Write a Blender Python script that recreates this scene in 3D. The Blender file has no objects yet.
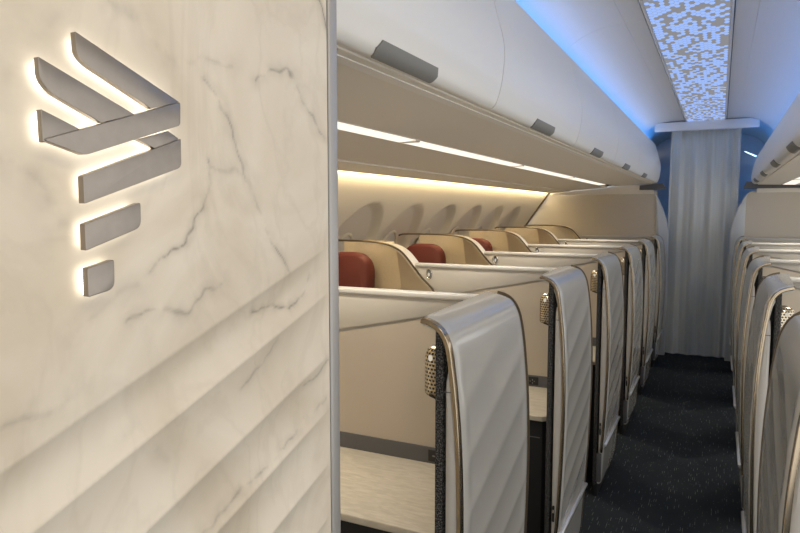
import bpy, bmesh, math, random
from mathutils import Vector, noise

random.seed(7)
scn = bpy.context.scene
COL = scn.collection
R = math.radians
H_CAM = 1.6
ZF = -.05          # carpet level

# ------------------------------------------------------------------ materials
def new_mat(name):
    m = bpy.data.materials.new(name); m.use_nodes = True
    nt = m.node_tree
    return m, nt, nt.nodes['Principled BSDF']

def plain(name, col, rough=.5, metal=0., coat=0., bump=0., bscale=200., var=0., spec=.5):
    m, nt, b = new_mat(name)
    b.inputs['Base Color'].default_value = (*col, 1)
    b.inputs['Roughness'].default_value = rough
    b.inputs['Metallic'].default_value = metal
    b.inputs['Coat Weight'].default_value = coat
    b.inputs['Coat Roughness'].default_value = .08
    b.inputs['Specular IOR Level'].default_value = spec
    tc = nt.nodes.new('ShaderNodeTexCoord')
    n = nt.nodes.new('ShaderNodeTexNoise'); n.inputs['Scale'].default_value = bscale
    n.inputs['Detail'].default_value = 4
    nt.links.new(tc.outputs['Object'], n.inputs['Vector'])
    if var > 0:
        r = nt.nodes.new('ShaderNodeValToRGB')
        r.color_ramp.elements[0].position = .3; r.color_ramp.elements[1].position = .7
        r.color_ramp.elements[0].color = tuple(c*(1-var) for c in col)+(1,)
        r.color_ramp.elements[1].color = tuple(min(1, c*(1+var)) for c in col)+(1,)
        nt.links.new(n.outputs['Fac'], r.inputs['Fac'])
        nt.links.new(r.outputs['Color'], b.inputs['Base Color'])
    if bump > 0:
        bp = nt.nodes.new('ShaderNodeBump'); bp.inputs['Strength'].default_value = bump
        bp.inputs['Distance'].default_value = .002
        nt.links.new(n.outputs['Fac'], bp.inputs['Height'])
        nt.links.new(bp.outputs['Normal'], b.inputs['Normal'])
    return m

def emit(name, col, strength):
    m, nt, b = new_mat(name)
    b.inputs['Base Color'].default_value = (.02, .02, .02, 1); b.inputs['Specular IOR Level'].default_value = 0; b.inputs['Roughness'].default_value = 1
    b.inputs['Emission Color'].default_value = (*col, 1)
    b.inputs['Emission Strength'].default_value = strength
    return m

def math_node(nt, op, a, b=None, c=None):
    n = nt.nodes.new('ShaderNodeMath'); n.operation = op
    for i, x in enumerate((a, b, c)):
        if x is None: continue
        if isinstance(x, (int, float)): n.inputs[i].default_value = x
        else: nt.links.new(x, n.inputs[i])
    return n.outputs[0]

def mix_col(nt, fac, a, b):
    n = nt.nodes.new('ShaderNodeMix'); n.data_type = 'RGBA'
    for idx, x in ((0, fac), (6, a), (7, b)):
        if isinstance(x, (int, float)): n.inputs[idx].default_value = x
        elif isinstance(x, tuple): n.inputs[idx].default_value = (*x, 1)
        else: nt.links.new(x, n.inputs[idx])
    return n.outputs[2]

def marble_mat():
    m, nt, b = new_mat('marble')
    tc = nt.nodes.new('ShaderNodeTexCoord')
    at = nt.nodes.new('ShaderNodeAttribute'); at.attribute_name = 'vein'
    n1 = nt.nodes.new('ShaderNodeTexNoise'); n1.inputs['Scale'].default_value = 3.2
    n1.inputs['Detail'].default_value = 7; n1.inputs['Distortion'].default_value = 1.4
    nt.links.new(tc.outputs['Object'], n1.inputs['Vector'])
    cl = nt.nodes.new('ShaderNodeValToRGB')
    cl.color_ramp.elements[0].position = .36; cl.color_ramp.elements[1].position = .62
    cl.color_ramp.elements[0].color = (.63, .55, .43, 1); cl.color_ramp.elements[1].color = (.74, .67, .555, 1)
    nt.links.new(n1.outputs['Fac'], cl.inputs['Fac'])
    # break the veins up along their length
    n2 = nt.nodes.new('ShaderNodeTexNoise'); n2.inputs['Scale'].default_value = 26
    n2.inputs['Detail'].default_value = 6
    nt.links.new(tc.outputs['Object'], n2.inputs['Vector'])
    br = math_node(nt, 'MULTIPLY_ADD', n2.outputs['Fac'], 4.2, -1.55)
    brc = nt.nodes.new('ShaderNodeClamp'); nt.links.new(br, brc.inputs['Value'])
    v = math_node(nt, 'MULTIPLY', at.outputs['Fac'], brc.outputs[0])
    # fine procedural hair veins
    n3 = nt.nodes.new('ShaderNodeTexNoise'); n3.inputs['Scale'].default_value = 2.1
    n3.inputs['Detail'].default_value = 8; n3.inputs['Distortion'].default_value = 2.2
    mp = nt.nodes.new('ShaderNodeMapping'); mp.inputs['Rotation'].default_value = (R(40), 0, 0)
    mp.inputs['Scale'].default_value = (1, 2.2, 1); mp.inputs['Location'].default_value = (3, 1.7, 5)
    nt.links.new(tc.outputs['Object'], mp.inputs['Vector']); nt.links.new(mp.outputs[0], n3.inputs['Vector'])
    d = math_node(nt, 'ABSOLUTE', math_node(nt, 'SUBTRACT', n3.outputs['Fac'], .5))
    hv = math_node(nt, 'SUBTRACT', 1.0, math_node(nt, 'MULTIPLY', d, 26)); 
    hc = nt.nodes.new('ShaderNodeClamp'); nt.links.new(hv, hc.inputs['Value'])
    hv2 = math_node(nt, 'MULTIPLY', hc.outputs[0], .10)
    c1 = mix_col(nt, hv2, cl.outputs['Color'], (.34, .28, .20))
    c2 = mix_col(nt, v, c1, (.19, .16, .12))
    nt.links.new(c2, b.inputs['Base Color'])
    b.inputs['Roughness'].default_value = .42
    return m

def carpet_mat():
    m, nt, b = new_mat('carpet')
    tc = nt.nodes.new('ShaderNodeTexCoord')
    sep = nt.nodes.new('ShaderNodeSeparateXYZ'); nt.links.new(tc.outputs['Object'], sep.inputs[0])
    def layer(sx, sy, seed, thr, wx, wy):
        X = math_node(nt, 'MULTIPLY', sep.outputs['X'], 1/sx)
        fx = math_node(nt, 'FLOOR', X)
        wn0 = nt.nodes.new('ShaderNodeTexWhiteNoise'); wn0.noise_dimensions = '1D'
        nt.links.new(math_node(nt, 'ADD', fx, seed), wn0.inputs['W'])
        Y = math_node(nt, 'ADD', math_node(nt, 'MULTIPLY', sep.outputs['Y'], 1/sy), math_node(nt, 'MULTIPLY', wn0.outputs['Value'], 7.0))
        fy = math_node(nt, 'FLOOR', Y)
        comb = nt.nodes.new('ShaderNodeCombineXYZ')
        nt.links.new(fx, comb.inputs[0]); nt.links.new(fy, comb.inputs[1]); comb.inputs[2].default_value = seed
        wn = nt.nodes.new('ShaderNodeTexWhiteNoise'); nt.links.new(comb.outputs[0], wn.inputs['Vector'])
        on = math_node(nt, 'GREATER_THAN', wn.outputs['Value'], thr)
        inx = math_node(nt, 'LESS_THAN', math_node(nt, 'ABSOLUTE', math_node(nt, 'SUBTRACT', math_node(nt, 'FRACT', X), .5)), wx)
        iny = math_node(nt, 'LESS_THAN', math_node(nt, 'ABSOLUTE', math_node(nt, 'SUBTRACT', math_node(nt, 'FRACT', Y), .5)), wy)
        return math_node(nt, 'MULTIPLY', math_node(nt, 'MULTIPLY', on, inx), iny)
    a = layer(.011, .05, 3.0, .905, .095, .40)
    c = layer(.011, .016, 11.0, .93, .10, .28)
    f = math_node(nt, 'MAXIMUM', a, math_node(nt, 'MULTIPLY', c, .7))
    n = nt.nodes.new('ShaderNodeTexNoise'); n.inputs['Scale'].default_value = 320
    nt.links.new(tc.outputs['Object'], n.inputs['Vector'])
    base = mix_col(nt, n.outputs['Fac'], (.014, .018, .022), (.034, .040, .046))
    out = mix_col(nt, f, base, (.15, .16, .16))
    nt.links.new(out, b.inputs['Base Color'])
    b.inputs['Roughness'].default_value = .95; b.inputs['Specular IOR Level'].default_value = .1
    bp = nt.nodes.new('ShaderNodeBump'); bp.inputs['Strength'].default_value = .4; bp.inputs['Distance'].default_value = .003
    nt.links.new(n.outputs['Fac'], bp.inputs['Height']); nt.links.new(bp.outputs[0], b.inputs['Normal'])
    return m

def stone_mat():
    m, nt, b = new_mat('counter_stone')
    tc = nt.nodes.new('ShaderNodeTexCoord')
    mp = nt.nodes.new('ShaderNodeMapping'); mp.inputs['Scale'].default_value = (6, 26, 6); mp.inputs['Rotation'].default_value = (0, 0, R(12))
    nt.links.new(tc.outputs['Object'], mp.inputs['Vector'])
    n = nt.nodes.new('ShaderNodeTexNoise'); n.inputs['Scale'].default_value = 3; n.inputs['Detail'].default_value = 8; n.inputs['Distortion'].default_value = .8
    nt.links.new(mp.outputs[0], n.inputs['Vector'])
    r = nt.nodes.new('ShaderNodeValToRGB')
    r.color_ramp.elements[0].position = .32; r.color_ramp.elements[1].position = .68
    r.color_ramp.elements[0].color = (.50, .455, .37, 1); r.color_ramp.elements[1].color = (.64, .59, .50, 1)
    nt.links.new(n.outputs['Fac'], r.inputs['Fac']); nt.links.new(r.outputs[0], b.inputs['Base Color'])
    b.inputs['Roughness'].default_value = .35
    return m

def tweed_mat():
    m, nt, b = new_mat('tweed')
    tc = nt.nodes.new('ShaderNodeTexCoord')
    n = nt.nodes.new('ShaderNodeTexNoise'); n.inputs['Scale'].default_value = 260; n.inputs['Detail'].default_value = 2
    nt.links.new(tc.outputs['Object'], n.inputs['Vector'])
    r = nt.nodes.new('ShaderNodeValToRGB')
    r.color_ramp.elements[0].position = .46; r.color_ramp.elements[1].position = .70
    r.color_ramp.elements[0].color = (.008, .008, .009, 1); r.color_ramp.elements[1].color = (.16, .155, .15, 1)
    nt.links.new(n.outputs['Fac'], r.inputs['Fac']); nt.links.new(r.outputs[0], b.inputs['Base Color'])
    b.inputs['Roughness'].default_value = .9
    bp = nt.nodes.new('ShaderNodeBump'); bp.inputs['Strength'].default_value = .6; bp.inputs['Distance'].default_value = .003
    nt.links.new(n.outputs['Fac'], bp.inputs['Height']); nt.links.new(bp.outputs[0], b.inputs['Normal'])
    return m

def weave_mat(name, ca, cb, scale):
    m, nt, b = new_mat(name)
    tc = nt.nodes.new('ShaderNodeTexCoord')
    mp = nt.nodes.new('ShaderNodeMapping'); mp.inputs['Rotation'].default_value = (0, R(45), 0)
    nt.links.new(tc.outputs['Object'], mp.inputs['Vector'])
    ck = nt.nodes.new('ShaderNodeTexChecker'); ck.inputs['Scale'].default_value = scale
    ck.inputs['Color1'].default_value = (*ca, 1); ck.inputs['Color2'].default_value = (*cb, 1)
    nt.links.new(mp.outputs[0], ck.inputs['Vector']); nt.links.new(ck.outputs['Color'], b.inputs['Base Color'])
    b.inputs['Roughness'].default_value = .85
    return m

def grille_mat():
    m, nt, b = new_mat('perforated_brass')
    tc = nt.nodes.new('ShaderNodeTexCoord')
    sep = nt.nodes.new('ShaderNodeSeparateXYZ'); nt.links.new(tc.outputs['Object'], sep.inputs[0])
    ang = math_node(nt, 'ARCTAN2', math_node(nt, 'SUBTRACT', sep.outputs['Y'], .048), math_node(nt, 'ADD', math_node(nt, 'ABSOLUTE', sep.outputs['X']), -.083))
    zz = math_node(nt, 'MULTIPLY', sep.outputs['Z'], 1/.0095)
    row = math_node(nt, 'MULTIPLY', math_node(nt, 'FLOOR', zz), .5)
    a = math_node(nt, 'ADD', math_node(nt, 'MULTIPLY', ang, 3.3), row)
    fa = math_node(nt, 'ABSOLUTE', math_node(nt, 'SUBTRACT', math_node(nt, 'FRACT', a), .5))
    fz = math_node(nt, 'ABSOLUTE', math_node(nt, 'SUBTRACT', math_node(nt, 'FRACT', zz), .5))
    hole = math_node(nt, 'MULTIPLY', math_node(nt, 'LESS_THAN', fa, .33), math_node(nt, 'LESS_THAN', fz, .27))
    c = mix_col(nt, hole, (.62, .54, .41), (.05, .04, .03))
    nt.links.new(c, b.inputs['Base Color'])
    nt.links.new(math_node(nt, 'SUBTRACT', 1.0, hole), b.inputs['Metallic'])
    b.inputs['Roughness'].default_value = .25
    return m

M = {
 'marble': marble_mat(), 'carpet': carpet_mat(), 'stone': stone_mat(), 'tweed': tweed_mat(), 'grille': grille_mat(),
 'curtain': weave_mat('curtain_weave', (.60, .62, .59), (.645, .665, .63), 60),
 'pearl': plain('pearl_panel', (.50, .49, .455), .18, coat=.4, spec=.5),
 'brass': plain('champagne_brass', (.47, .39, .285), .17, metal=1),
 'brass_dark': plain('dark_bronze', (.16, .125, .085), .35, metal=.8),
 'slab': plain('grey_lacquer', (.46, .445, .42), .38),
 'black': plain('black_plastic', (.012, .012, .014), .55),
 'plinth': plain('dark_plinth', (.014, .014, .016), .6, bump=.2),
 'silver': plain('silver_trim', (.72, .72, .71), .28, metal=.7),
 'chrome': plain('chrome', (.85, .83, .78), .1, metal=1),
 'div': plain('divider_grey', (.56, .53, .475), .42),
 'div_low': plain('divider_beige', (.46, .405, .335), .5, bump=.08, bscale=600),
 'ledge': plain('ledge_grey', (.58, .565, .53), .35),
 'fabric': plain('beige_fabric', (.74, .65, .50), .9, bump=.7, bscale=420, var=.14),
 'cream': plain('cream_plastic', (.76, .70, .58), .5),
 'red': plain('red_leather', (.165, .034, .028), .6, bump=.15, bscale=500),
 'taupe': plain('taupe_leather', (.22, .18, .15), .6),
 'side': plain('sidewall_cream', (.74, .69, .60), .6),
 'bin': plain('bin_white', (.80, .785, .745), .38, coat=.1),
 'soffit': plain('soffit_beige', (.80, .755, .68), .5),
 'reflection': plain('reflection_white', (.82, .80, .76), .35),
 'handle': plain('handle_grey', (.20, .20, .19), .45),
 'ceil': plain('ceiling_white', (.62, .61, .59), .6),
 'gap': plain('gap_dark', (.03, .03, .03), .8),
 'bulk': plain('bulkhead_beige', (.58, .53, .45), .6, bump=.2, bscale=500),
 'edge': plain('pale_edge', (.55, .58, .60), .35),
 'metal': plain('brushed_steel', (.32, .285, .25), .36, metal=.9, var=.05, bscale=60),
 'trimgrey': plain('trim_grey', (.40, .39, .375), .4, metal=.3),
 'dark': plain('dark_grey', (.10, .10, .105), .6),
 'header': plain('header_white', (.70, .71, .73), .4),
 'blue': emit('blue_led', (.03, .29, 1.0), 11),
 'blue3': emit('blue_led_dim', (.08, .36, 1.0), 2.5),
 'blue2': emit('pale_blue_led', (.45, .7, 1.0), 3),
 'warm': emit('warm_led', (1.0, .77, .42), 24),
 'psu': emit('passenger_light', (.95, .86, .73), 1.3),
 'halo': emit('halo_led', (1.0, .94, .84), 4.5),
 'hexlit': emit('mosaic_lit', (.35, .52, 1.0), 1.0),
 'hexdim': emit('mosaic_dim', (.29, .29, .31), .9),
 'lamp': emit('lamp_glow', (1.0, .9, .72), .6),
 'pane': plain('window_shade', (.66, .64, .60), .5),
}

# ------------------------------------------------------------------ helpers
class MB:
    def __init__(self, sd=0):
        self.v, self.f, self.m, self.sd = [], [], [], sd     # sd: 0 world x, +1 left unit (x = -u), -1 right unit (x = u)
    def pt(self, p):
        return p if self.sd == 0 else (-self.sd*p[0], p[1], p[2])
    def add(self, vs, fs, mi=0):
        o = len(self.v); self.v += [self.pt(p) for p in vs]
        for f in fs: self.f.append([o+i for i in f]); self.m.append(mi)
    def box(self, a, b, mi=0):
        (x0, y0, z0), (x1, y1, z1) = a, b
        vs = [(x, y, z) for x in (x0, x1) for y in (y0, y1) for z in (z0, z1)]
        self.add(vs, [(0, 1, 3, 2), (4, 6, 7, 5), (0, 4, 5, 1), (2, 3, 7, 6), (0, 2, 6, 4), (1, 5, 7, 3)], mi)
    def prism(self, poly, lo, hi, axis='z', mi=0):
        n = len(poly)
        def mk(p, h):
            return {'z': (p[0], p[1], h), 'y': (p[0], h, p[1]), 'x': (h, p[0], p[1])}[axis]
        vs = [mk(p, lo) for p in poly] + [mk(p, hi) for p in poly]
        fs = [list(range(n))[::-1], list(range(n, 2*n))] + [(i, (i+1) % n, n+(i+1) % n, n+i) for i in range(n)]
        self.add(vs, fs, mi)
    def grid(self, rows, closed=False, mi=0):
        nr, nc = len(rows), len(rows[0])
        vs = [p for r in rows for p in r]; fs = []
        for i in range(nr-1):
            for j in range(nc-1 + (1 if closed else 0)):
                k = (j+1) % nc
                fs.append((i*nc+j, i*nc+k, (i+1)*nc+k, (i+1)*nc+j))
        self.add(vs, fs, mi)
    def slab(self, rows, rows2, mi=0):
        """closed sheet between two equally sized grids"""
        nr, nc = len(rows), len(rows[0]); N = nr*nc
        vs = [p for r in rows for p in r] + [p for r in rows2 for p in r]; fs = []
        for i in range(nr-1):
            for j in range(nc-1):
                a, b, c, d = i*nc+j, i*nc+j+1, (i+1)*nc+j+1, (i+1)*nc+j
                fs += [(a, b, c, d), (N+d, N+c, N+b, N+a)]
        for j in range(nc-1):
            fs += [(j+1, j, N+j, N+j+1), ((nr-1)*nc+j, (nr-1)*nc+j+1, N+(nr-1)*nc+j+1, N+(nr-1)*nc+j)]
        for i in range(nr-1):
            fs += [(i*nc, (i+1)*nc, N+(i+1)*nc, N+i*nc), ((i+1)*nc+nc-1, i*nc+nc-1, N+i*nc+nc-1, N+(i+1)*nc+nc-1)]
        self.add(vs, fs, mi)
    def tube(self, path, r, n=8, mi=0):
        P = [Vector(p) for p in path]; rows = []
        for i, p in enumerate(P):
            t = (P[min(i+1, len(P)-1)] - P[max(i-1, 0)]).normalized()
            a = t.cross(Vector((0, 0, 1)))
            if a.length < 1e-4: a = t.cross(Vector((1, 0, 0)))
            a.normalize(); b = t.cross(a)
            rows.append([tuple(p + (a*math.cos(2*math.pi*k/n) + b*math.sin(2*math.pi*k/n))*r) for k in range(n)])
        self.grid(rows, True, mi)
        o = len(self.v) - len(rows)*n
        self.f.append([o+k for k in range(n)][::-1]); self.m.append(mi)
        self.f.append([o+(len(rows)-1)*n+k for k in range(n)]); self.m.append(mi)
    def build(self, name, mats, parent=None, smooth=False, bevel=0, seg=2, angle=40):
        me = bpy.data.meshes.new(name); me.from_pydata(self.v, [], self.f)
        bm = bmesh.new(); bm.from_mesh(me); bmesh.ops.recalc_face_normals(bm, faces=bm.faces[:]); bm.to_mesh(me); bm.free()
        for mm in (mats if isinstance(mats, (list, tuple)) else [mats]): me.materials.append(M[mm])
        for p, mi in zip(me.polygons, self.m): p.material_index = mi
        o = bpy.data.objects.new(name, me); COL.objects.link(o)
        if parent: o.parent = parent
        if bevel > 0:
            bv = o.modifiers.new('bevel', 'BEVEL'); bv.width = bevel; bv.segments = seg; bv.limit_method = 'ANGLE'; bv.angle_limit = R(35)
            smooth = True
        if smooth:
            for p in me.polygons: p.use_smooth = True
            me.set_sharp_from_angle(angle=R(angle)) if bevel == 0 else None
        return o

def tag(o, label=None, cat=None, group=None, kind=None):
    if label: o['label'] = label
    if cat: o['category'] = cat
    if group: o['group'] = group
    if kind: o['kind'] = kind
    return o
def thing(name, loc, label=None, cat=None, group=None, kind=None):
    o = bpy.data.objects.new(name, None); o.empty_display_size = .1; COL.objects.link(o); o.location = loc
    return tag(o, label, cat, group, kind)
def copy_tree(o, parent=None):
    c = o.copy(); COL.objects.link(c)
    if parent: c.parent = parent
    for ch in list(o.children): copy_tree(ch, c)
    return c
def lerp_tab(tab, x):
    if x <= tab[0][0]: return tab[0][1]
    for (a, fa), (b, fb) in zip(tab, tab[1:]):
        if x <= b: return fa + (fb-fa)*(x-a)/(b-a)
    return tab[-1][1]
def catmull(P, n):
    out = []
    for i in range(len(P)-1):
        p0, p1, p2, p3 = P[max(i-1, 0)], P[i], P[i+1], P[min(i+2, len(P)-1)]
        for k in range(n):
            t = k/n
            out.append(tuple(.5*(2*b + (c-a)*t + (2*a-5*b+4*c-d)*t*t + (3*b-a-3*c+d)*t**3) for a, b, c, d in zip(p0, p1, p2, p3)))
    out.append(tuple(P[-1])); return out
def rounded(poly, rad, n=5):
    out = []; N = len(poly)
    for i in range(N):
        p = Vector(poly[i]); r = rad[i] if isinstance(rad, (list, tuple)) else rad
        if r <= 0: out.append(tuple(p)); continue
        a = Vector(poly[i-1]) - p; b = Vector(poly[(i+1) % N]) - p
        ra = min(r, a.length*.45, b.length*.45)
        A, B = p + a.normalized()*ra, p + b.normalized()*ra
        for k in range(n+1):
            t = k/n; out.append(tuple(A*(1-t)**2 + p*2*t*(1-t) + B*t*t))
    return out

def seglist(a, b, step):
    n = max(1, round((b-a)/step)); return [a + (b-a)*i/n for i in range(n+1)]

# ------------------------------------------------------------------ setting: floor
mb = MB(); mb.box((-2.6, -1.6, ZF-.05), (2.6, 9.8, ZF)); tag(mb.build('floor', 'carpet'), 'dark navy carpet flecked with small pale dashes', kind='structure')

# ------------------------------------------------------------------ marble entrance wall
WX = -.55
VEINS=[(1.0,0.9,[(0.5969,1.7554),(0.6218,1.7361),(0.6353,1.7114),(0.649,1.6784),(0.6653,1.6467)]),(1.0,1.2,[(0.6891,1.7731),(0.7275,1.7907),(0.7594,1.7995),(0.785,1.7694),(0.8279,1.7351),(0.8608,1.7178)]),(1.1,0.8,[(0.5985,1.6611),(0.6025,1.6305),(0.5931,1.6042),(0.5593,1.5651),(0.5329,1.5472),(0.5039,1.5307)]),(1.0,0.9,[(0.7046,1.5886),(0.7148,1.5667),(0.739,1.5421),(0.7596,1.5165)]),(0.75,2.6,[(0.3402,1.6513),(0.3781,1.6324),(0.3933,1.6078),(0.4034,1.5875)]),(0.75,2.2,[(0.4701,1.8097),(0.5043,1.794),(0.5182,1.7768),(0.5575,1.7582)]),(0.8,1.4,[(0.4741,1.481),(0.5091,1.4886),(0.5611,1.4871),(0.6143,1.5159)]),(1.3,0.8,[(0.6821,1.4679),(0.7256,1.4689),(0.763,1.4567),(0.7832,1.4703),(0.8153,1.5044)]),(0.7,1.2,[(0.6585,1.3625),(0.7013,1.3949),(0.7382,1.423)]),(0.7,1.0,[(0.7933,1.3404),(0.8574,1.3619)]),(0.85,1.2,[(0.5773,1.2088),(0.6133,1.2147),(0.6754,1.2381),(0.7788,1.2755),(0.8534,1.3014)]),(0.5,2.4,[(0.4571,1.3813),(0.4952,1.3531),(0.5268,1.3161)]),(1.2,1.0,[(0.8396,1.9214),(0.8581,1.887),(0.8718,1.8635)]),(0.6,2.0,[(0.407,1.4878),(0.4531,1.5109),(0.4915,1.5222)]),(0.4,3.0,[(0.3515,1.7065),(0.3795,1.7328),(0.4105,1.775),(0.4329,1.8083)]),(0.5,1.6,[(0.5575,1.7582),(0.5976,1.7751),(0.6448,1.7797)]),(0.55,1.6,[(0.5981,1.6493),(0.6464,1.6545),(0.675,1.6408),(0.6984,1.5953)]),(0.5,1.6,[(0.336,1.4106),(0.373,1.415),(0.4093,1.4242)])]
def seg_dist(px, py, a, b):
    dx, dy = b[0]-a[0], b[1]-a[1]
    t = max(0, min(1, ((px-a[0])*dx + (py-a[1])*dy)/(dx*dx+dy*dy)))
    return math.hypot(px-a[0]-t*dx, py-a[1]-t*dy)
def vein_at(y, z):
    n1 = noise.noise(Vector((y*22, z*22, 1.3)))*.011 + noise.noise(Vector((y*70, z*70, 4.1)))*.0045
    n2 = noise.noise(Vector((y*22, z*22, 7.7)))*.011 + noise.noise(Vector((y*70, z*70, 9.4)))*.0045
    yy, zz = y+n1, z+n2; best = 0
    for amp, w, pts in VEINS:
        for a, b in zip(pts, pts[1:]):
            if abs(yy-a[0]) > .12 or abs(zz-a[1]) > .12: continue
            d = seg_dist(yy, zz, a, b)
            core = math.exp(-(d/(.0017*w))**2)*.5
            soft = math.exp(-(d/(.009*w))**2)*.24
            best = max(best, amp*(core*(1 if w < 2 else .35)+soft))
    return min(1, best)
FL = [1.543, 1.470, 1.370, 1.283, 1.195, 1.107, 1.02, .93]      # heights of the flute crests at the wall's free edge
def flute(y, z):
    q = z - .325*(y-.855)
    if q >= FL[0]: return 0.
    for a, b in zip(FL, FL[1:]):
        if q >= b:
            t = (a-q)/(a-b)
            # a short face under each crest turns down, then a long slope faces up again
            fade = min(1, max(0, .864-y)/.10)*.75 + .25*min(1, max(0, .862-y)/.02)
            return -.0085*4*t*(1-t)*fade
    return 0.
wf = thing('wall_front', (0, 0, 0), kind='structure')
ys = seglist(-.95, .28, .12)[:-1] + seglist(.28, .862, .0026)
zs = seglist(ZF, .92, .05)[:-1] + seglist(.92, 1.95, .0028)[:-1] + seglist(1.95, 2.5, .1)
mb = MB(); mb.grid([[(WX + (flute(y, z) if z > .93 and y > .0 else 0), y, z) for y in ys] for z in zs])
pan = mb.build('marble_panel', 'marble', wf, smooth=True, angle=80)
va = pan.data.attributes.new('vein', 'FLOAT', 'POINT')
va.data.foreach_set('value', [vein_at(v.co.y, v.co.z) if (v.co.y > .27 and .9 < v.co.z < 2.0) else 0. for v in pan.data.vertices])
mb = MB(); mb.box((-2.0, -.95, ZF), (WX-.012, .884, 2.5)); mb.build('wall_core', 'cream', wf)
mb = MB(); mb.box((WX-.03, .8645, ZF), (WX+.003, .889, 2.5)); mb.build('edge_trim', 'trimgrey', wf, bevel=.003)
mb = MB(); mb.box((WX-.03, .861, ZF), (WX-.002, .866, 2.5)); mb.build('shadow_gap', 'gap', wf)

# emblem: folded ribbons standing off the marble, lit from behind
LOGO = {
 'A': [(0.4117,1.7645),(0.5381,1.7195),(0.4986,1.7068),(0.4215,1.7365),(0.4124,1.7442)],
 'B': [(0.3744,1.7342),(0.4779,1.6977),(0.4362,1.6848),(0.3834,1.7052),(0.3745,1.7162)],
 'C': [(0.3747,1.6894),(0.4127,1.6764),(0.3896,1.6627),(0.3752,1.6603)],
 'D': [(0.3749,1.6629),(0.5381,1.7195),(0.5371,1.6941),(0.4163,1.6525)],
 'E': [(0.4797,1.6732),(0.5207,1.6862),(0.5366,1.6794),(0.5044,1.6652)],
 'F': [(0.413,1.6331),(0.5374,1.6795),(0.537,1.6484),(0.413,1.6071)],
 'G': [(0.4127,1.5883),(0.4791,1.6095),(0.4788,1.5837),(0.4127,1.563)],
 'H': [(0.4137,1.5465),(0.4443,1.553),(0.4437,1.5236),(0.4137,1.5188)]}
RAD = {'A': [.001, .002, 0, .008, .006], 'B': [.001, 0, 0, .008, .006], 'C': [.001, 0, 0, .003], 'D': [.004, .003, .004, .004],
       'E': [0, 0, .004, 0], 'F': [.0015, .001, .006, .0015], 'G': [.0015, .003, .008, .0015], 'H': [.0015, .003, .009, .0015]}
em = thing('wall_emblem', (WX, .47, 1.5188), 'backlit brushed-metal emblem of folded ribbons and bars on the marble wall', 'emblem')
for k in 'ABCDEFGH':
    poly = rounded([(y-.4665, z-1.5188) for y, z in LOGO[k]], RAD[k])
    front = .0135 if k in 'ABCE' else .015
    mb = MB(); mb.prism(poly, .007, front, 'x')
    o = mb.build('ribbon' if k in 'ABCDE' else 'bar', 'metal', em, bevel=.0022, seg=3)
    cy = sum(p[0] for p in poly)/len(poly); cz = sum(p[1] for p in poly)/len(poly)
    mb = MB(); mb.prism([(cy+(y-cy)*.94, cz+(z-cz)*.90) for y, z in poly], .0052, .0068, 'x')
    mb.build('backlight', 'halo', o)

# ------------------------------------------------------------------ sidewall with window recesses
SIDE = [(-.1, -2.14), (.0, -2.2), (.4, -2.33), (.853, -2.335), (1.173, -2.345), (1.30, -2.285), (1.408, -2.2), (1.6, -2.065), (1.813, -1.91), (1.888, -1.873)]
WIN = [3.075 + .675*k for k in range(7)]
def side_x(z):
    s = 0
    for d in (-.06, -.03, 0, .03, .06): s += lerp_tab(SIDE, z+d)
    return s/5
def recess(y, z):
    e = 0
    for c in WIN:
        if abs(y-c) < .335 and z > .8:
            # arched hollow: narrow at its rounded top, wide at the sill
            h = (1.652-z)/.33
            if h <= 0: continue
            hw = .318*math.sqrt(max(0, 1-(1-min(1, h))**2))
            d = hw - abs(y-c)
            if d > 0:
                s = min(1, d/.02); e = max(e, .068*s*s*(3-2*s)*min(1, 1.2-.3*h))
    return e
ys = seglist(.9, 2.4, .1)[:-1] + seglist(2.4, 8.0, .011)
zs = seglist(ZF, .85, .1)[:-1] + seglist(.85, 1.888, .011)
mb = MB(); mb.grid([[(side_x(z)-recess(y, z), y, z) for y in ys] for z in zs])
tag(mb.build('wall_left', 'side', smooth=True, angle=75), 'cream cabin sidewall with arched window hollows', kind='structure')
for i, c in enumerate(WIN):
    zc = 1.26; w = thing('window_%d' % (i+1), (side_x(zc)-.022, c, zc), kind='structure')
    sl = (side_x(1.395)-side_x(1.075))/.32
    ring = [(sl*(.19*math.sin(a))+.006, .135*math.cos(a), .19*math.sin(a)) for a in [2*math.pi*k/40 for k in range(41)]]
    mb = MB(); mb.tube(ring, .012, 8); mb.build('window_frame', 'cream', w, smooth=True)
    mb = MB(); mb.add([(0.002, 0, 0)] + [(p[0]-.004, p[1], p[2]) for p in ring[:-1]], [(0, 1+k, 1+(k+1) % 40) for k in range(40)])
    mb.build('window_shade', 'pane', w)

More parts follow.
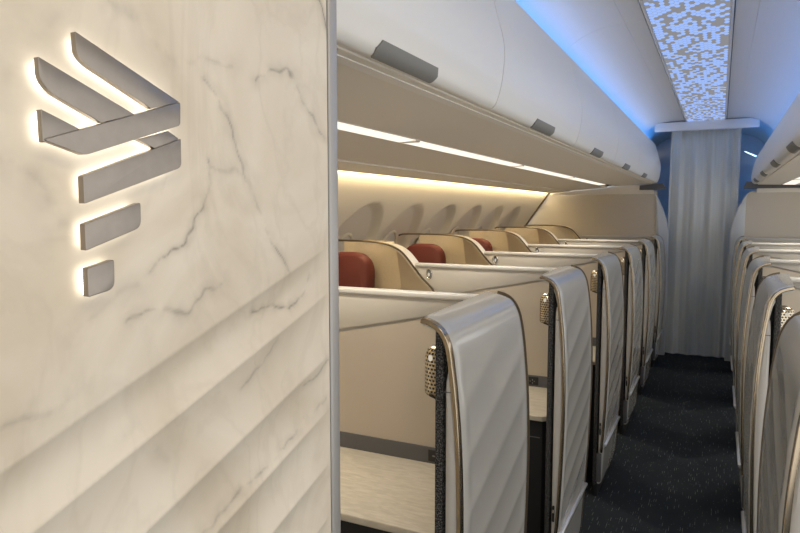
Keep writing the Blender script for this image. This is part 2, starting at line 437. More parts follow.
# ------------------------------------------------------------------ overhead: left bins, soffit, light strips
LB = [(-.677, 1.9225), (-.664, 1.9205), (-.652, 1.926), (-.640, 1.945), (-.627, 1.99), (-.619, 2.05), (-.618, 2.10), (-.626, 2.15), (-.643, 2.21), (-.662, 2.28), (-.685, 2.348), (-.72, 2.37), (-.78, 2.374)]
LBS = catmull(LB, 5)
def make_bin(prof, back, y0, y1, handle_y, sd, name_label, group):
    t = thing('overhead_bin', (0, y0, 0), name_label, 'overhead bin', group)
    mb = MB(); mb.slab([[(x, v, z) for x, z in prof] for v in (.003, y1-y0-.003)], [[(x+(.02 if x > 0 and sd < 0 else -.02), v, z+.004) for x, z in prof] for v in (.003, y1-y0-.003)])
    mb.build('door', 'bin', t, smooth=True, angle=50)
    bx0, bx1 = sorted((back, prof[0][0] + (-.09 if sd > 0 else .03)))
    mb = MB(); mb.box((bx0, .0, prof[0][1]+(.034 if sd > 0 else .016)), (bx1, y1-y0, prof[-1][1]-.01))
    if sd > 0: mb.box((bx1-.002, 0, prof[0][1]+.006), (prof[0][0], y1-y0, prof[0][1]+.03))
    mb.build('bin_body', 'gap', t)
    if handle_y:
        h = handle_y - y0
        sub = [p for p in prof[(6 if sd > 0 else 3):] if p[1] < prof[0][1]+.036]
        rows = []
        out = .004
        def off(p, k): # push out of the door along its outward normal
            i = prof.index(p); a = prof[max(i-1, 0)]; b = prof[min(i+1, len(prof)-1)]
            dx, dz = b[0]-a[0], b[1]-a[1]; l = math.hypot(dx, dz); nx, nz = dz/l, -dx/l
            if sd < 0: nx, nz = -nx, -nz
            return (p[0]+nx*k, p[1]+nz*k)
        n = len(sub)
        rows, rows2 = [], []
        for i, p in enumerate(sub):
            half = .15 + .012*(i/(n-1))
            if i > n-4: half -= .006*(i-(n-4))
            o1, o2 = off(p, .004), off(p, -.01)
            rows.append([(o1[0], h+half*s, o1[1]) for s in (-1, -.5, 0, .5, 1)])
            rows2.append([(o2[0], h+half*s, o2[1]) for s in (-1, -.5, 0, .5, 1)])
        mb = MB(); mb.slab(rows, rows2); mb.build('latch_handle', 'handle', t, smooth=True)
    return t
EL = [.9, 1.985, 3.245, 4.505, 5.765, 7.03, 7.86]
HL = [1.355, 2.615, 3.87, 5.16, 6.45, None]
ordn = ['first', 'second', 'third', 'fourth', 'fifth', 'sixth']
for i in range(6):
    lab = ['white overhead bin on the left nearest the marble wall, with the largest grey latch', 'second white overhead bin from the marble wall on the left',
           'third white overhead bin from the marble wall on the left', 'fourth white overhead bin from the marble wall on the left',
           'fifth white overhead bin from the marble wall on the left', 'short last overhead bin on the left without a latch, next to the curtain'][i]
    make_bin(LBS, -1.6, EL[i], EL[i+1], HL[i], 1, lab, 'white overhead bins along the left')
sof = thing('soffit', (0, 0, 0), kind='structure'); sof.name = 'ceiling_soffit'
def run(poly, y0, y1, nm, mat, par=None):
    m = MB(); m.prism(poly, y0, y1, 'y'); return m.build(nm, mat, par)
run([(-.685, 1.9195), (-1.098, 1.888), (-1.098, 1.915), (-.685, 1.9275)], .9, 7.9, 'service_panel', 'soffit', sof)
run([(-1.19, 1.88), (-1.622, 1.8454), (-1.622, 1.885), (-1.19, 1.91)], .9, 7.9, 'service_panel', 'soffit', sof)
run([(-1.627, 1.837), (-1.851, 1.820), (-1.851, 1.865), (-1.627, 1.88)], .9, 7.9, 'edge_panel', 'soffit', sof)
run([(-1.098, 1.902), (-1.19, 1.895), (-1.19, 1.915), (-1.098, 1.92)], .9, 7.9, 'channel', 'gap', sof)
run([(-.708, 1.9155), (-.735, 1.9125), (-.735, 1.920), (-.708, 1.923)], .9, 7.9, 'lip_reflection', 'reflection', sof)  # pale strip painting in the reflection along the bins' lower edge
yb = [.9, 2.41, 3.98, 5.55, 7.2]
for i in range(4):
    t = thing('light_strip', (0, yb[i]+.02, 0), ['long bright light strip under the left bins, cut off by the marble wall', 'second bright light strip from the marble wall under the left bins',
        'third bright light strip from the marble wall under the left bins', 'farthest bright light strip under the left bins'][i], 'light', 'light strips under the left bins')
    L = yb[i+1]-yb[i]-.04
    run([(-1.107, 1.8855), (-1.181, 1.8795), (-1.181, 1.896), (-1.107, 1.902)], 0, L, 'diffuser', 'psu', t)
    mb = MB(); mb.prism([(-1.098, 1.8865), (-1.107, 1.886), (-1.107, 1.902), (-1.098, 1.903)], -.02, L+.02, 'y'); mb.prism([(-1.181, 1.8795), (-1.19, 1.879), (-1.19, 1.895), (-1.181, 1.896)], -.02, L+.02, 'y')
    mb.box((-1.181, -.02, 1.880), (-1.107, 0, 1.896)); mb.box((-1.181, L, 1.880), (-1.107, L+.02, 1.896)); mb.build('frame', 'soffit', t)
tag(run([(-1.853, 1.822), (-1.880, 1.848), (-1.880, 1.87), (-1.853, 1.87)], .9, 7.95, 'cove_light', 'warm'), 'warm glowing light line above the cabin sidewall windows', 'light')

# ------------------------------------------------------------------ right bins
RB = [(.336, 1.890), (.309, 1.8924), (.286, 1.915), (.2796, 1.952), (.286, 2.027), (.307, 2.123), (.339, 2.208), (.368, 2.2455), (.4055, 2.256), (.49, 2.2615)]
RBS = catmull(RB, 5)
ER = [1.86, 3.05, 4.22, 5.41, 6.62, 7.88]; HR = [None, 3.63, 4.79, 6.02, 7.23]
for i in range(1, 5):
    lab = [None, 'nearest white overhead bin on the right, cut off by the photo edge', 'second white overhead bin on the right', 'third white overhead bin on the right',
           'farthest white overhead bin on the right, next to the curtain'][i]
    make_bin(RBS, 1.1, ER[i], ER[i+1], HR[i], -1, lab, 'white overhead bins along the right')
sor = thing('ceiling_soffit', (0, 0, 0), kind='structure')
run([(.345, 1.8855), (.555, 1.8796), (.555, 1.898), (.345, 1.898)], 1.9, 7.9, 'service_panel', 'soffit', sor)
run([(.683, 1.8753), (1.6, 1.856), (1.6, 1.90), (.683, 1.90)], 1.9, 7.9, 'service_panel', 'soffit', sor)
run([(.555, 1.8925), (.683, 1.889), (.683, 1.902), (.555, 1.902)], 1.9, 7.9, 'channel', 'gap', sor)
for i, (a, b) in enumerate([(1.92, 3.4), (3.45, 5.0), (5.05, 6.6), (6.65, 7.8)]):
    t = thing('light_strip', (0, a, 0), ['bright light strip under the right bins, nearest one', 'second bright light strip under the right bins', 'third bright light strip under the right bins', 'bright light strip under the right bins just above the right bulkhead'][i], 'light', 'light strips under the right bins')
    run([(.565, 1.8775), (.673, 1.8745), (.673, 1.889), (.565, 1.893)], .02, b-a, 'diffuser', 'psu', t)
    mb = MB(); mb.box((.555, 0, 1.874), (.683, .02, 1.891)); mb.prism([(.555, 1.879), (.565, 1.8785), (.565, 1.893), (.555, 1.893)], 0, b-a, 'y'); mb.prism([(.673, 1.8745), (.683, 1.8745), (.683, 1.889), (.673, 1.889)], 0, b-a, 'y'); mb.build('frame', 'soffit', t)

# ------------------------------------------------------------------ ceiling, coves, mosaic light
ceil = thing('ceiling', (0, 0, 0), kind='structure')
CXc = -.18
CZ = 2.594
prof_in = [(.209, CZ), (.31, CZ)]
prof_all = catmull([(.3112, CZ), (.405, CZ-.005), (.512, CZ-.036), (.608, CZ-.098), (.678, CZ-.194), (.71, CZ-.31), (.715, CZ-.44)], 5)
cuts = [-1.6, .4, 2.0, 3.7, 5.4, 7.1, 7.95]
for s in (-1, 1):
    if s > 0: ceil = thing('ceiling', (0, 0, 0), kind='structure')
    prof_out = prof_all[:21] if s < 0 else prof_all[:26]
    for a, b in zip(cuts, cuts[1:]):
        for pr in (prof_in, prof_out):
            mb = MB(); mb.slab([[(CXc+s*x, y, z) for x, z in pr] for y in (a+.001, b-.001)], [[(CXc+s*x, y, z+.02) for x, z in pr] for y in (a+.001, b-.001)])
            mb.build('ceiling_panel', 'ceil', ceil, smooth=True)
    mb = MB(); pr = [(.204, CZ+.026)] + [(x+.004, z+.024) for x, z in prof_out]
    mb.slab([[(CXc+s*x, y, z) for x, z in pr] for y in (-1.6, 9.7)], [[(CXc+s*x, y, z+.02) for x, z in pr] for y in (-1.6, 9.7)]); mb.build('ceiling_backing', 'dark', ceil)
    # galley ceiling beyond the curtain
    mb = MB(); pr = prof_in + prof_out
    mb.slab([[(CXc+s*x, y, z) for x, z in pr] for y in (7.96, 9.6)], [[(CXc+s*x, y, z+.02) for x, z in pr] for y in (7.96, 9.6)]); mb.build('ceiling_panel', 'ceil', ceil, smooth=True)
mb = MB(); mb.box((-2.5, -1.6, CZ+.06), (2.5, 9.7, CZ+.09)); mb.build('ceiling_slab', 'dark', ceil)
for s, y0, y1, x0, z0, zb in ((-1, .9, 8.5, -.765, 2.378, 2.412), (1, 1.9, 8.5, .432, 2.265, 2.30)):
    mb = MB(); mb.prism([(x0, z0), (x0+.03*s, z0), (x0+.03*s, z0+.014), (x0, z0+.014)], y0, y1, 'y')
    baffle = MB(); baffle.box((min(x0-.012*s, x0-.017*s), y0, z0-.004), (max(x0-.012*s, x0-.017*s), y1, zb)); tag(baffle.build('trim_%d' % (7 if s < 0 else 8), 'header'), kind='structure')  # unseen baffle, added to keep the blue light off the ceiling centre
    tag(mb.build('trim_%d' % (1 if s < 0 else 2), 'blue'), 'blue light strip laid along the bin tops', kind='structure')
mb = MB(); mb.box((.44, 8.2, 2.14), (.48, 9.5, 2.16)); tag(mb.build('trim_3', 'blue3'), kind='structure')
mb = MB(); mb.prism([(.23, 2.33), (.245, 2.33), (.37, 2.27), (.355, 2.26)], 9.0, 9.03, 'y'); tag(mb.build('trim_4', 'blue2'), kind='structure')
mb = MB(); mb.box((-2.5, 9.5, ZF), (2.5, 9.6, CZ+.06)); tag(mb.build('wall_back', 'header'), kind='structure')
for s, nm in ((-1, 5), (1, 6)):
    mb = MB(); x = CXc+s*.74; mb.box((min(x, x+s*.03), 8.06, ZF), (max(x, x+s*.03), 9.5, 2.33 if s < 0 else 2.25)); tag(mb.build('trim_%d' % nm, 'header'), kind='structure')

cl = thing('ceiling_light', (CXc, .6, CZ-.012), 'long hexagon-mosaic ceiling light glowing pale blue above the aisle', 'ceiling light')
mb = MB(); w = .0205; hx = w*.72; hy = w*.62
nc = 17; Y0, Y1 = 0., 7.33; dx = .368/nc; dy = .050
# flat-top hexagons in staggered columns; clusters of dim cells
cols = nc
for c in range(cols):
    cx = -.184 + dx*(c+.5)
    n = int((Y1-Y0)/dy)
    for r in range(n):
        cy = Y0 + dy*(r + (.5 if c % 2 else 0) + .5)
        f = noise.noise(Vector((cx*34, cy*9, 2.2))) + .35*noise.noise(Vector((cx*130, cy*130, 5.)))
        lit = f + 1.5*(random.random()-.5) > -.14
        hw, hh = dx*.66, dy*.46
        z = 0.004 if lit else .0055
        vs = [(cx-hw, cy, z), (cx-hw*.45, cy-hh, z), (cx+hw*.45, cy-hh, z), (cx+hw, cy, z), (cx+hw*.45, cy+hh, z), (cx-hw*.45, cy+hh, z)]
        mb.add(vs, [(0, 5, 4, 3, 2, 1)], 0 if lit else 1)
mb.add([(-.188, Y0, .009), (.188, Y0, .009), (.188, Y1, .009), (-.188, Y1, .009)], [(0, 3, 2, 1)], 1)
mb.build('mosaic_panel', ['hexlit', 'hexdim'], cl)
for s in (-1, 1):
    mb = MB(); mb.box((min(s*.189, s*.203), Y0, .006), (max(s*.189, s*.203), Y1, .02)); mb.build('side_rail', 'header', cl, bevel=.002)

# ------------------------------------------------------------------ bulkheads, curtain, header
def bulkhead(s):
    t = thing('wall_back_left' if s < 0 else 'wall_back_right', (0, 7.95, 0), kind='structure')
    f = (lambda x: x) if s < 0 else (lambda x: -.42-x)
    if s < 0:    # flat by the aisle, then a soft hollow running back to the sidewall
        plan = [(-.655, 0), (-1.0, 0), (-1.27, .0), (-1.33, .01), (-1.45, .05), (-1.65, .10), (-1.85, .125), (-2.05, .125), (-2.35, .11)]
        zs = seglist(ZF, 1.835, .06)
        fr = [[(x if k < 6 else max(x, side_x(z)-.02), v, z) for k, (x, v) in enumerate(plan)] for z in zs]
        mb = MB(); mb.slab(fr, [[(x, v+.03, z) for x, v, z in r] for r in fr]); mb.build('panel', 'bulk', t, smooth=True, angle=60)
        arc = [(side_x(z)+.010, .03, z) for z in seglist(1.15, 1.83, .04)]
        mb = MB(); mb.tube(arc, .011, 8); mb.build('seal', 'brass_dark', t, smooth=True)
    else:
        mb = MB(); mb.prism([(f(x), z) for x, z in [(-2.2, ZF), (-2.2, 1.84), (-.76, 1.828), (-.70, 1.815), (-.672, 1.775), (-.66, 1.70), (-.655, ZF)]], .0, .05, 'y'); mb.build('panel', 'bulk', t)
    mb = MB(); xs = (-1.86, -.69) if s < 0 else (-1.9, -.76); zr = (1.815, 1.918) if s < 0 else (1.855, 1.887)
    mb.prism([(f(xs[0]), 1.80), (f(xs[1]), 1.80), (f(xs[1]), zr[1]), (f(xs[0]), zr[0])], -.03, .0, 'y'); mb.build('upper_filler', 'soffit', t)
    e = [(-.70, 1.815), (-.678, 1.80), (-.645, 1.755), (-.592, 1.64), (-.548, 1.51), (-.525, 1.38), (-.52, ZF), (-.655, ZF), (-.66, 1.70), (-.672, 1.775)]
    mb = MB(); mb.prism([(f(x), z) for x, z in e], -.014, .05, 'y'); mb.build('pale_edge', 'edge', t, bevel=.004)
    far = -.84 if s < 0 else -1.2
    mb = MB(); mb.prism([(f(-.56 if s < 0 else -.63), 1.86), (f(-.60 if s < 0 else -.66), 1.92), (f(far), 1.895), (f(far), 1.845), (f(-.64), 1.845)], -.055, .05, 'y'); mb.build('dark_header', 'dark', t)
bulkhead(-1); bulkhead(1)

ct = thing('curtain', (-.19, 8.04, ZF+.012), 'grey-green pleated curtain closing off the end of the aisle', 'curtain')
rows, rows2 = [], []
for i in range(31):
    z = 2.54*i/30; row, row2 = [], []
    for j in range(161):
        x = -.348 + .705*j/160; a = j/160
        f = .018*math.sin(a*2*math.pi*4.6 + 1.1*math.sin(a*8)) + 0.006*math.sin(a*2*math.pi*9.3+1+.8*math.sin(a*5)) + .003*math.sin(a*34+z*1.1)*(1-z/2.8)
        row.append((x + .010*(z/2.54-.5), f, z)); row2.append((x + .010*(z/2.54-.5), f+.004, z))
    rows.append(row); rows2.append(row2)
mb = MB(); mb.slab(rows, rows2); mb.build('cloth', 'curtain', ct, smooth=True, angle=80)
hd = thing('curtain_header', (-.18, 7.84, 2.484), 'pale horizontal header bar above the aisle curtain', 'curtain rail')
mb = MB(); mb.box((-.515, 0, .0), (.515, .06, .098)); mb.build('bar', 'header', hd, bevel=.006)
mb = MB(); mb.box((-.37, .15, .034), (.37, .25, .06)); mb.box((-.38, .05, .034), (-.34, .16, .06)); mb.box((.34, .05, .034), (.38, .16, .06)); mb.build('track', 'dark', hd)

# ------------------------------------------------------------------ seat suites
PITCH = 1.165
XL, XR = -.53, .124
PROF = [(.034, .03), (.022, .22), (.008, .48), (0, .78), (.004, 1.0), (.016, 1.16), (.030, 1.255), (.045, 1.298), (.064, 1.322), (.086, 1.335), (.113, 1.342)]
PS = catmull(PROF, 8)
def prof_u(z): return lerp_tab([(p[1], p[0]) for p in PS], z)
def offset(prof, k):
    out = []
    for i, p in enumerate(prof):
        a, b = prof[max(i-1, 0)], prof[min(i+1, len(prof)-1)]
        du, dz = b[0]-a[0], b[1]-a[1]; l = math.hypot(du, dz)
        out.append((p[0]-dz/l*k, p[1]+du/l*k))        # +k is outward (towards the aisle / up)
    return out
def door_flute(v, z, L):
    if z < .262 or z > 1.25: return 0
    q = (z - .33*v)/.14
    t = q - math.floor(q)
    fade = min(1, (z-.262)/.03, max(0, (1.25-z)/.07))
    ev = min(1, max(0, v-.02)/.04, max(0, L-.02-v)/.05)
    return -.0036*4*t*(1-t)*fade*ev

def make_screen(sd, L, label, group):
    t = thing('privacy_screen', (XL if sd > 0 else XR, 1.43, 0), label, 'privacy screen', group)
    # dense profile for the fluted face
    dz = []
    for a, b in zip(PS, PS[1:]):
        n = max(1, int(math.hypot(b[0]-a[0], b[1]-a[1])/.009))
        dz += [(a[0]+(b[0]-a[0])*k/n, a[1]+(b[1]-a[1])*k/n) for k in range(n)]
    dz.append(PS[-1]); inn = offset(dz, -.012); nrm = offset(dz, 1.0)
    vs = seglist(.004, L-.004, .0105)
    def pt(i, v, k):
        b = dz[i]; n = (nrm[i][0]-b[0], nrm[i][1]-b[1])
        e = door_flute(v, b[1], L) if b[0] < .05 else 0
        e -= .010*max(0, 1-v/.045)**2 + .008*max(0, 1-(L-v)/.04)**2
        e += k
        wide = .034*min(1, max(0, v/L))*(max(0, b[0]-.064)/.054)     # cap grows wider to the rear
        return (b[0]+n[0]*e+wide, v, b[1]+n[1]*e)
    mb = MB(sd); mb.slab([[pt(i, v, 0) for v in vs] for i in range(len(dz))], [[pt(i, v, -.012) for v in vs] for i in range(len(dz))])
    mb.build('outer_shell', 'pearl', t, smooth=True, angle=60)
    # brass trim round the front edge
    def band(k0, k1, v0, v1, src):
        a, b = offset(src, k0), offset(src, k1)
        rows = [[(p[0], v0, p[1]), (p[0], v1, p[1]), (q[0], v1, q[1]), (q[0], v0, q[1])] for p, q in zip(a, b)]
        m = MB(sd); m.grid(rows, True)
        o = len(m.v)-4*len(rows); m.f += [[o, o+1, o+2, o+3], [o+4*(len(rows)-1)+k for k in (3, 2, 1, 0)]]; m.m += [0, 0]
        return m
    src = [p for p in PS if p[1] > .2]
    src = [(p[0]+.005*min(1, max(0, (1.32-p[1])/.1)), p[1]) for p in src]
    band(.000, -.012, -.012, .010, src).build('front_trim', 'brass', t, bevel=.0035, seg=3)
    band(-.0005, -.010, .010, .0155, [(p[0]+.003, p[1]) for p in src]).build('trim_gasket', 'brass_dark', t)
    band(.0002, -.010, L-.0025, L+.0005, PS).build('rear_trim', 'brass_dark', t)
    # inner side: tweed lined panel, dark slot, stowed sliding door
    mb = MB(sd); mb.box((.060, .0, .02), (.080, L-.004, 1.316)); mb.build('fabric_panel', 'tweed', t, bevel=.004)
    mb = MB(sd); mb.slab([[(prof_u(z)+.012, .07, z), (prof_u(z)+.012, L-.01, z)] for z in seglist(.09, 1.25, .1)], [[(.060, .07, z), (.060, L-.01, z)] for z in seglist(.09, 1.29, .1)])
    mb.build('slot', 'black', t)
    zz = seglist(.215, 1.215, .025)
    def half(z):  # rounded nose of the door, narrower at its rounded top and foot
        e = min(1, (z-.205)/.045, (1.222-z)/.06); return math.sqrt(max(.02, 1-(1-e)**2))
    rows = []
    for z in zz:
        c0 = prof_u(z)+.0135; c1 = .0505; m_ = (c0+c1)/2; hw = (c1-c0)/2*(.45+.55*half(z)); fr = .022*(1-half(z))
        ring = [(m_-hw, .06), (m_-hw, .004+fr), (m_-hw*.85, -.004+fr), (m_-hw*.4, -.009+fr), (m_+hw*.4, -.009+fr), (m_+hw*.85, -.004+fr), (m_+hw, .004+fr), (m_+hw, .06)]
        if L > .3: ring[0] = (m_-hw, L-.06); ring[-1] = (m_+hw, L-.06)
        rows.append([(u, v, z) for u, v in ring])
    mb = MB(sd); mb.grid(rows, True); o = len(mb.v)-8*len(rows)
    mb.f += [[o+k for k in range(8)], [o+8*(len(rows)-1)+k for k in range(7, -1, -1)]]; mb.m += [0, 0]
    d = mb.build('sliding_door', 'slab', t, smooth=True, angle=35)
    z = 1.165; c0 = prof_u(z)+.0133
    mb = MB(sd); mb.box((c0-.0005, -.0095, z), (.0509, .05, z+.0025)); mb.build('seam', 'dark', d)
    z = .36; c0 = prof_u(z)+.0135; m_ = (c0+.055)/2
    mb = MB(sd); mb.prism(rounded([(m_-.005, z-.035), (m_+.005, z-.035), (m_+.005, z+.035), (m_-.005, z+.035)], .0045), -.0105, -.004, 'y'); la = mb.build('latch', 'black', d)
    mb = MB(sd); mb.box((m_-.003, -.0125, z+.004), (m_+.003, -.009, z+.018)); tag(mb.build('latch_button', 'chrome', d), 'small chrome latch button')
    # foot
    mb = MB(sd); mb.box((.052, .012, ZF), (.08, L-.01, .2)); mb.build('plinth', 'plinth', t, bevel=.004)
    mb = MB(sd); mb.prism([(prof_u(.05)+.002, .04), (.06, .04), (.06, .212), (prof_u(.2)+.008, .212)], -.004, .05, 'y'); mb.build('foot_cap', 'dark', t, bevel=.006)
    # slim silver ledge low on the aisle face
    zt = .262; u0 = prof_u(zt)
    mb = MB(sd); mb.prism([(u0+.004, zt-.022), (u0-.010, zt-.010), (u0-.012, zt), (u0-.006, zt+.004), (u0+.004, zt+.004)], .022, L-.006, 'y'); mb.build('sill_strip', 'silver', t, bevel=.0015)
    if L > .3:
        lamp = MB(sd); ca, cv, rr = .083, .048, .034
        rows = []
        for z, k in ((1.135, .8), (1.138, 1), (1.16, 1), (1.19, 1), (1.22, 1), (1.242, .97), (1.256, .86), (1.264, .68), (1.267, .4), (1.268, .05)):
            rows.append([(ca+max(-.004, rr*k*1.25*math.sin(a)), cv+rr*k*math.cos(a), z+.010*math.sin(a)*(1 if z < 1.15 else 0)) for a in [math.pi*(-.1+1.2*j/18) for j in range(19)]])
        lamp.grid(rows); lo = lamp.build('reading_lamp', 'grille', t, smooth=True, angle=80)
        tag(lo, 'perforated brass reading lamp')
        mb = MB(sd); mb.add([((.098+.006*math.cos(a)), .0135, 1.240+.008*math.sin(a)) for a in [2*math.pi*k/16 for k in range(16)]], [list(range(16))])
        mb.build('lamp_lens', 'lamp', lo)
    return t

RIM = catmull([(.775, .42), (.775, .80), (.79, .98), (.822, 1.10), (.865, 1.178), (.94, 1.25), (1.03, 1.355), (1.09, 1.396), (1.17, 1.420), (1.28, 1.429), (1.45, 1.431), (1.60, 1.429), (1.645, 1.418)], 6)
def make_divider(sd, label, group, console=True):
    t = thing('suite_divider', (XL if sd > 0 else XR, 2.06, 0), label, 'suite divider', group)
    zs_ = lambda u: 1.226 - .205*(u-.42)
    low = [p for p in RIM if p[1] < 1.30]
    edge = lambda a, b, d: [(p[0]-d, p[1]) for p in low if a < p[1] < b]
    mb = MB(sd); mb.prism([(.083, ZF+.07), (.765, ZF+.07)] + edge(.4, 1.299, .012) + [(.97, 1.299), (.083, 1.299)], .008, .032, 'y'); mb.build('core', 'div', t)
    ue = .815
    mb = MB(sd); mb.prism([(.083, .714), (.763, .714)] + edge(.75, zs_(ue)-.006, .014) + [(.128, zs_(.13)-.003), (.083, 1.285)], .001, .009, 'y'); mb.build('lower_panel', 'div_low', t)
    mb = MB(sd); mb.prism([(.13, zs_(.13)), (ue-.005, zs_(ue)+.001)] + edge(zs_(ue)+.004, 1.298, .012) + [(.955, 1.298), (.13, 1.298)], -.004, .009, 'y'); mb.build('upper_panel', 'div', t, bevel=.0015)
    mb = MB(sd); mb.box((.083, -.012, 1.296), (.965, .04, 1.318)); mb.build('top_ledge', 'ledge', t, bevel=.007, seg=3)
    bu, bz = .88, 1.262
    ring = [(bu+.0155*math.cos(a), -.005, bz+.026*math.sin(a)) for a in [2*math.pi*k/32 for k in range(33)]]
    mb = MB(sd); mb.tube(ring, .0042, 8); b = mb.build('light_bezel', 'chrome', t, smooth=True)
    mb = MB(sd); mb.add([(bu, -.011, bz)]+[(bu+.007*math.cos(a), -.0105, bz-.004+.011*math.sin(a)) for a in [2*math.pi*k/20 for k in range(20)]], [(0, 1+k, 1+(k+1) % 20) for k in range(20)])
    mb.build('light_lens', 'lamp', b)
    mb = MB(sd); mb.add([(bu, -.0065, bz)]+[(bu+.015*math.cos(a), -.006, bz+.025*math.sin(a)) for a in [2*math.pi*k/28 for k in range(28)]], [(0, 1+k, 1+(k+1) % 28) for k in range(28)])
    mb.build('light_plate', 'dark', b)
    if console:
        poly = [(.088, -.0), (.088, -.425), (.135, -.473), (.92, -.473), (.92, -.02), (.765, -.02), (.765, 0)]
        mb = MB(sd); mb.prism(poly, .684, .708, 'z'); mb.build('countertop', 'stone', t, bevel=.004, seg=3)
        inset = [(.095, -.004), (.095, -.40), (.14, -.445), (.89, -.445), (.89, -.03), (.75, -.004)]
        mb = MB(sd); mb.prism(inset, ZF, .684, 'z'); cb = mb.build('cabinet', 'black', t)
        mb = MB(sd); mb.box((.15, -.4475, .60), (.85, -.444, .604)); mb.build('drawer_line', 'dark', cb)
        mb = MB(sd); mb.box((.084, -.006, .708), (.765, .004, .765)); mb.build('socket_strip', 'dark', t)
        mb = MB(sd); mb.box((.27, -.0085, .716), (.37, -.005, .758)); so = mb.build('power_socket', 'black', t, bevel=.002)
        mb = MB(sd)
        for (a, b, w, h) in ((.300, .742, .004, .008), (.300, .726, .004, .006), (.290, .735, .006, .003), (.312, .735, .006, .003), (.345, .737, .016, .005)):
            mb.box((a-w/2, -.0092, b-h/2), (a+w/2, -.0083, b+h/2))
        mb.build('socket_slots', 'handle', so)
    return t

def make_seat(sd, label, group, depth=.36):
    t = thing('business_seat', (XL if sd > 0 else XR, 2.06, 0), label, 'seat', group)
    out = offset(RIM[::-1], .010)[::-1]
    # lining: funnels from the brass rim to a narrower back wall beside the window
    D = min(depth, .36); k = D/.36
    def fun(p, f):
        ub = max(p[0], p[0] + (1.30-p[0])*.86*f*k) if p[0] < 1.30 else p[0]
        return (ub, .012 + D*f, p[1] - .012*f)
    inner = offset(RIM, -.004) if False else RIM
    fs = (0, .02, .25, .5, .75, 1)
    rows = [[fun(p, f) for f in fs] for p in inner]
    side = [r for r, p in zip(rows, inner) if p[0] < 1.22]
    mb = MB(sd); mb.grid(side)
    n = len(rows); base = [r[-1] for r in rows]
    bw = [[b, (b[0], b[1], .42)] if True else 0 for b in base]
    mb.grid([[b, (min(1.66, max(b[0], 1.24)), b[1]+.004, .42)] for b in base])
    mb.build('lining', 'fabric', t, smooth=True, angle=40)
    # smooth outer skin running straight back from the rim
    dS = min(.10, D)
    dv = lambda p: dS if p[0] < 1.10 else dS + (.03-dS)*min(1, (p[0]-1.10)/.2)
    ro = [[(p[0], v, p[1]+.004) for v in (.006, .02, dv(p)*.7, dv(p))] for p in RIM if p[1] > .5]
    ri = [[(p[0]+.012*(1 if p[0] < 1.1 else .4), v, p[1]-.006) for v in (.006, .02, dv(p)*.7, dv(p))] for p in RIM if p[1] > .5]
    mb = MB(sd); mb.slab(ro, ri); mb.build('shell', 'cream', t, smooth=True, angle=60)
    mb = MB(sd); mb.tube([(u, .003, z+.002) for u, z in RIM], .0058, 8); tag(mb.build('rim', 'brass_dark', t, smooth=True), 'thin bronze rim')
    def soft(nm, mat, c, size, rz, rad, tilt=0):
        hx, hy, hz = size[0]/2, size[1]/2, size[2]/2
        pr = rounded([(-hx, -hz), (hx, -hz), (hx, hz), (-hx, hz)], rad, 8)
        ca, sa = math.cos(rz), math.sin(rz)
        m = MB(sd); rows = []
        for yy, kk in ((-hy, .86), (-hy*.8, .95), (-hy*.35, 1), (hy*.35, 1), (hy*.8, .95), (hy, .86)):
            rows.append([(c[0]+ca*x*kk-sa*yy, c[1]+sa*x*kk+ca*yy+tilt*z, c[2]+z*kk) for x, z in pr])
        m.grid(rows, True); N = len(pr); o = len(m.v)-N*6
        m.f += [[o+q for q in range(N)], [o+5*N+q for q in range(N-1, -1, -1)]]; m.m += [0, 0]
        return m.build(nm, mat, t, smooth=True, angle=50)
    if depth > .3:
        soft('headrest', 'red', (1.55, .255, 1.185), (.36, .10, .325), 0, (.02, .02, .16, .16), .10)
        soft('backrest', 'red', (1.475, .20, .74), (.42, .13, .54), 0, .06, .22)
    soft('seat_cushion', 'taupe', (1.40, -.20, .42), (.50, .56, .14), 0, .05)
    mb = MB(sd); mb.prism([(1.17, -.44), (1.17, .06), (1.62, .06), (1.62, -.44)], ZF, .355, 'z'); mb.build('base', 'black', t)
    mb = MB(sd); mb.prism(rounded([(1.02, -.42), (1.12, -.42), (1.12, -.04), (1.02, -.04)], .02), .30, .62, 'z'); mb.build('armrest', 'taupe', t, bevel=.01)
    return t

where_l = ['nearest pearl-grey privacy screen on the left, first past the marble wall', 'second pearl-grey privacy screen on the left counting from the marble wall',
           'third pearl-grey privacy screen on the left counting from the marble wall', 'fourth pearl-grey privacy screen on the left counting from the marble wall',
           'fifth pearl-grey privacy screen on the left counting from the marble wall', 'last pearl-grey privacy screen on the left, against the bulkhead by the curtain']
where_r = ['nearest pearl-grey privacy screen on the right, cut off by the photo edge', 'second nearest pearl-grey privacy screen on the right, brass edge facing us',
           'third nearest pearl-grey privacy screen on the right', 'fourth nearest pearl-grey privacy screen on the right',
           'fifth nearest pearl-grey privacy screen on the right', 'last pearl-grey privacy screen on the right, against the bulkhead']
for sd, labs, g in ((1, where_l, 'privacy screens along the left of the aisle'), (-1, where_r, 'privacy screens along the right of the aisle')):
    proto = make_screen(sd, .60, labs[0], g)
    for k in range(1, 6):
        c = copy_tree(proto); c.location.y = 1.43 + PITCH*k; c['label'] = labs[k]
dl = ['nearest grey-beige suite divider with stone console, right of the marble wall', 'second suite divider on the left, its console seen behind the nearest screen', 'third suite divider on the left from the marble wall',
      'fourth suite divider on the left from the marble wall', 'fifth suite divider on the left from the marble wall', 'last suite divider on the left, right before the bulkhead']
dr = [None, 'nearest suite divider on the right at the photo edge', 'second nearest suite divider on the right', 'third nearest suite divider on the right', 'fourth nearest suite divider on the right', 'last suite divider on the right before the bulkhead']
proto = make_divider(1, dl[0], 'suite dividers on the left')
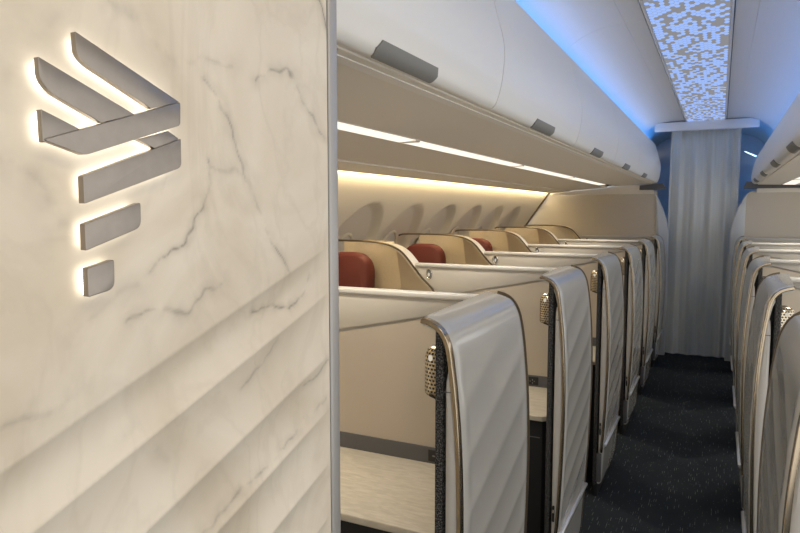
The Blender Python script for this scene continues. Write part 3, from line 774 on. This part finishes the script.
for k in range(1, 6):
    c = copy_tree(proto); c.location.y = 2.06 + PITCH*k; c['label'] = dl[k]
proto = make_divider(-1, dr[1], 'suite dividers on the right'); proto.location.y = 2.06 + PITCH
for k in range(2, 6):
    c = copy_tree(proto); c.location.y = 2.06 + PITCH*k; c['label'] = dr[k]
sl = ['nearest window seat on the left, red headrest beside the marble wall', 'second window seat from the marble wall, red headrest behind the first beige shell',
      'third window seat from the marble wall, small red headrest in beige shell', 'fourth window seat from the marble wall, tip of red headrest over its beige shell', 'farthest window seat on the left, beige shell just before the bulkhead']
g = 'window seats in beige shells on the left'
proto = make_seat(1, sl[0], g); proto.location.y = 2.06 + PITCH
for k in range(2, 5):
    c = copy_tree(proto); c.location.y = 2.06 + PITCH*k; c['label'] = sl[k-1]
last = make_seat(1, sl[4], g, .07); last.location.y = 2.06 + PITCH*5

# ------------------------------------------------------------------ lights
def area(name, loc, rot, size, sizey, power, col):
    l = bpy.data.lights.new(name, 'AREA'); l.shape = 'RECTANGLE'; l.size = size; l.size_y = sizey; l.energy = power; l.color = col
    o = bpy.data.objects.new(name, l); COL.objects.link(o); o.location = loc; o.rotation_euler = rot
    return o
area('vestibule_lamp', (.35, .15, 2.48), (0, R(-8), 0), .5, 1.4, 13, (1.0, .86, .68))
area('vestibule_lamp', (.9, -1.2, 2.3), (R(-30), 0, 0), 1.2, .8, 16, (1.0, .90, .76))

for nm, x, z, ry in (('fill_uplight', -.732, 2.40, R(180+52)), ('fill_uplight', .408, 2.283, R(180-52))):
    l = area(nm, (x, 4.4, z), (0, ry, 0), .03, 6.8, 3.6, (1.0, .89, .70))  # added neutral fill, hidden behind the bin tops to grey the ceiling
for k in range(5):  # spots added to brighten dividers and soffit, no fixtures modelled
    l = area('reading_fill', (-1.144, 1.78 + PITCH*k, 1.878), (0, 0, 0), .05, .05, 4.2, (1.0, .9, .75)); l.data.spread = R(140)
    l = area('reading_fill', (.62, 1.78 + PITCH*k, 1.872), (0, 0, 0), .05, .05, 4.2, (1.0, .9, .75)); l.data.spread = R(140)
w = bpy.data.worlds.new('world'); scn.world = w; w.use_nodes = True
w.node_tree.nodes['Background'].inputs['Color'].default_value = (.95, .93, .9, 1)
w.node_tree.nodes['Background'].inputs['Strength'].default_value = 1.5

# ------------------------------------------------------------------ camera
cam = bpy.data.cameras.new('camera'); co = bpy.data.objects.new('camera', cam); COL.objects.link(co)
cam.sensor_width = 36; cam.lens = 648/800*36; cam.clip_start = .02
co.location = (0, 0, H_CAM); co.rotation_euler = (R(90-4.8514), 0, R(26.235))
scn.camera = co
scn.view_settings.view_transform = 'Standard'; scn.view_settings.look = 'None'
scn.view_settings.exposure = 0.0; scn.view_settings.gamma = 1.0; scn.view_settings.use_curve_mapping = False
scn.cycles.max_bounces = 8; scn.cycles.diffuse_bounces = 5; scn.cycles.use_denoising = True
scn.cycles.sample_clamp_indirect = 6
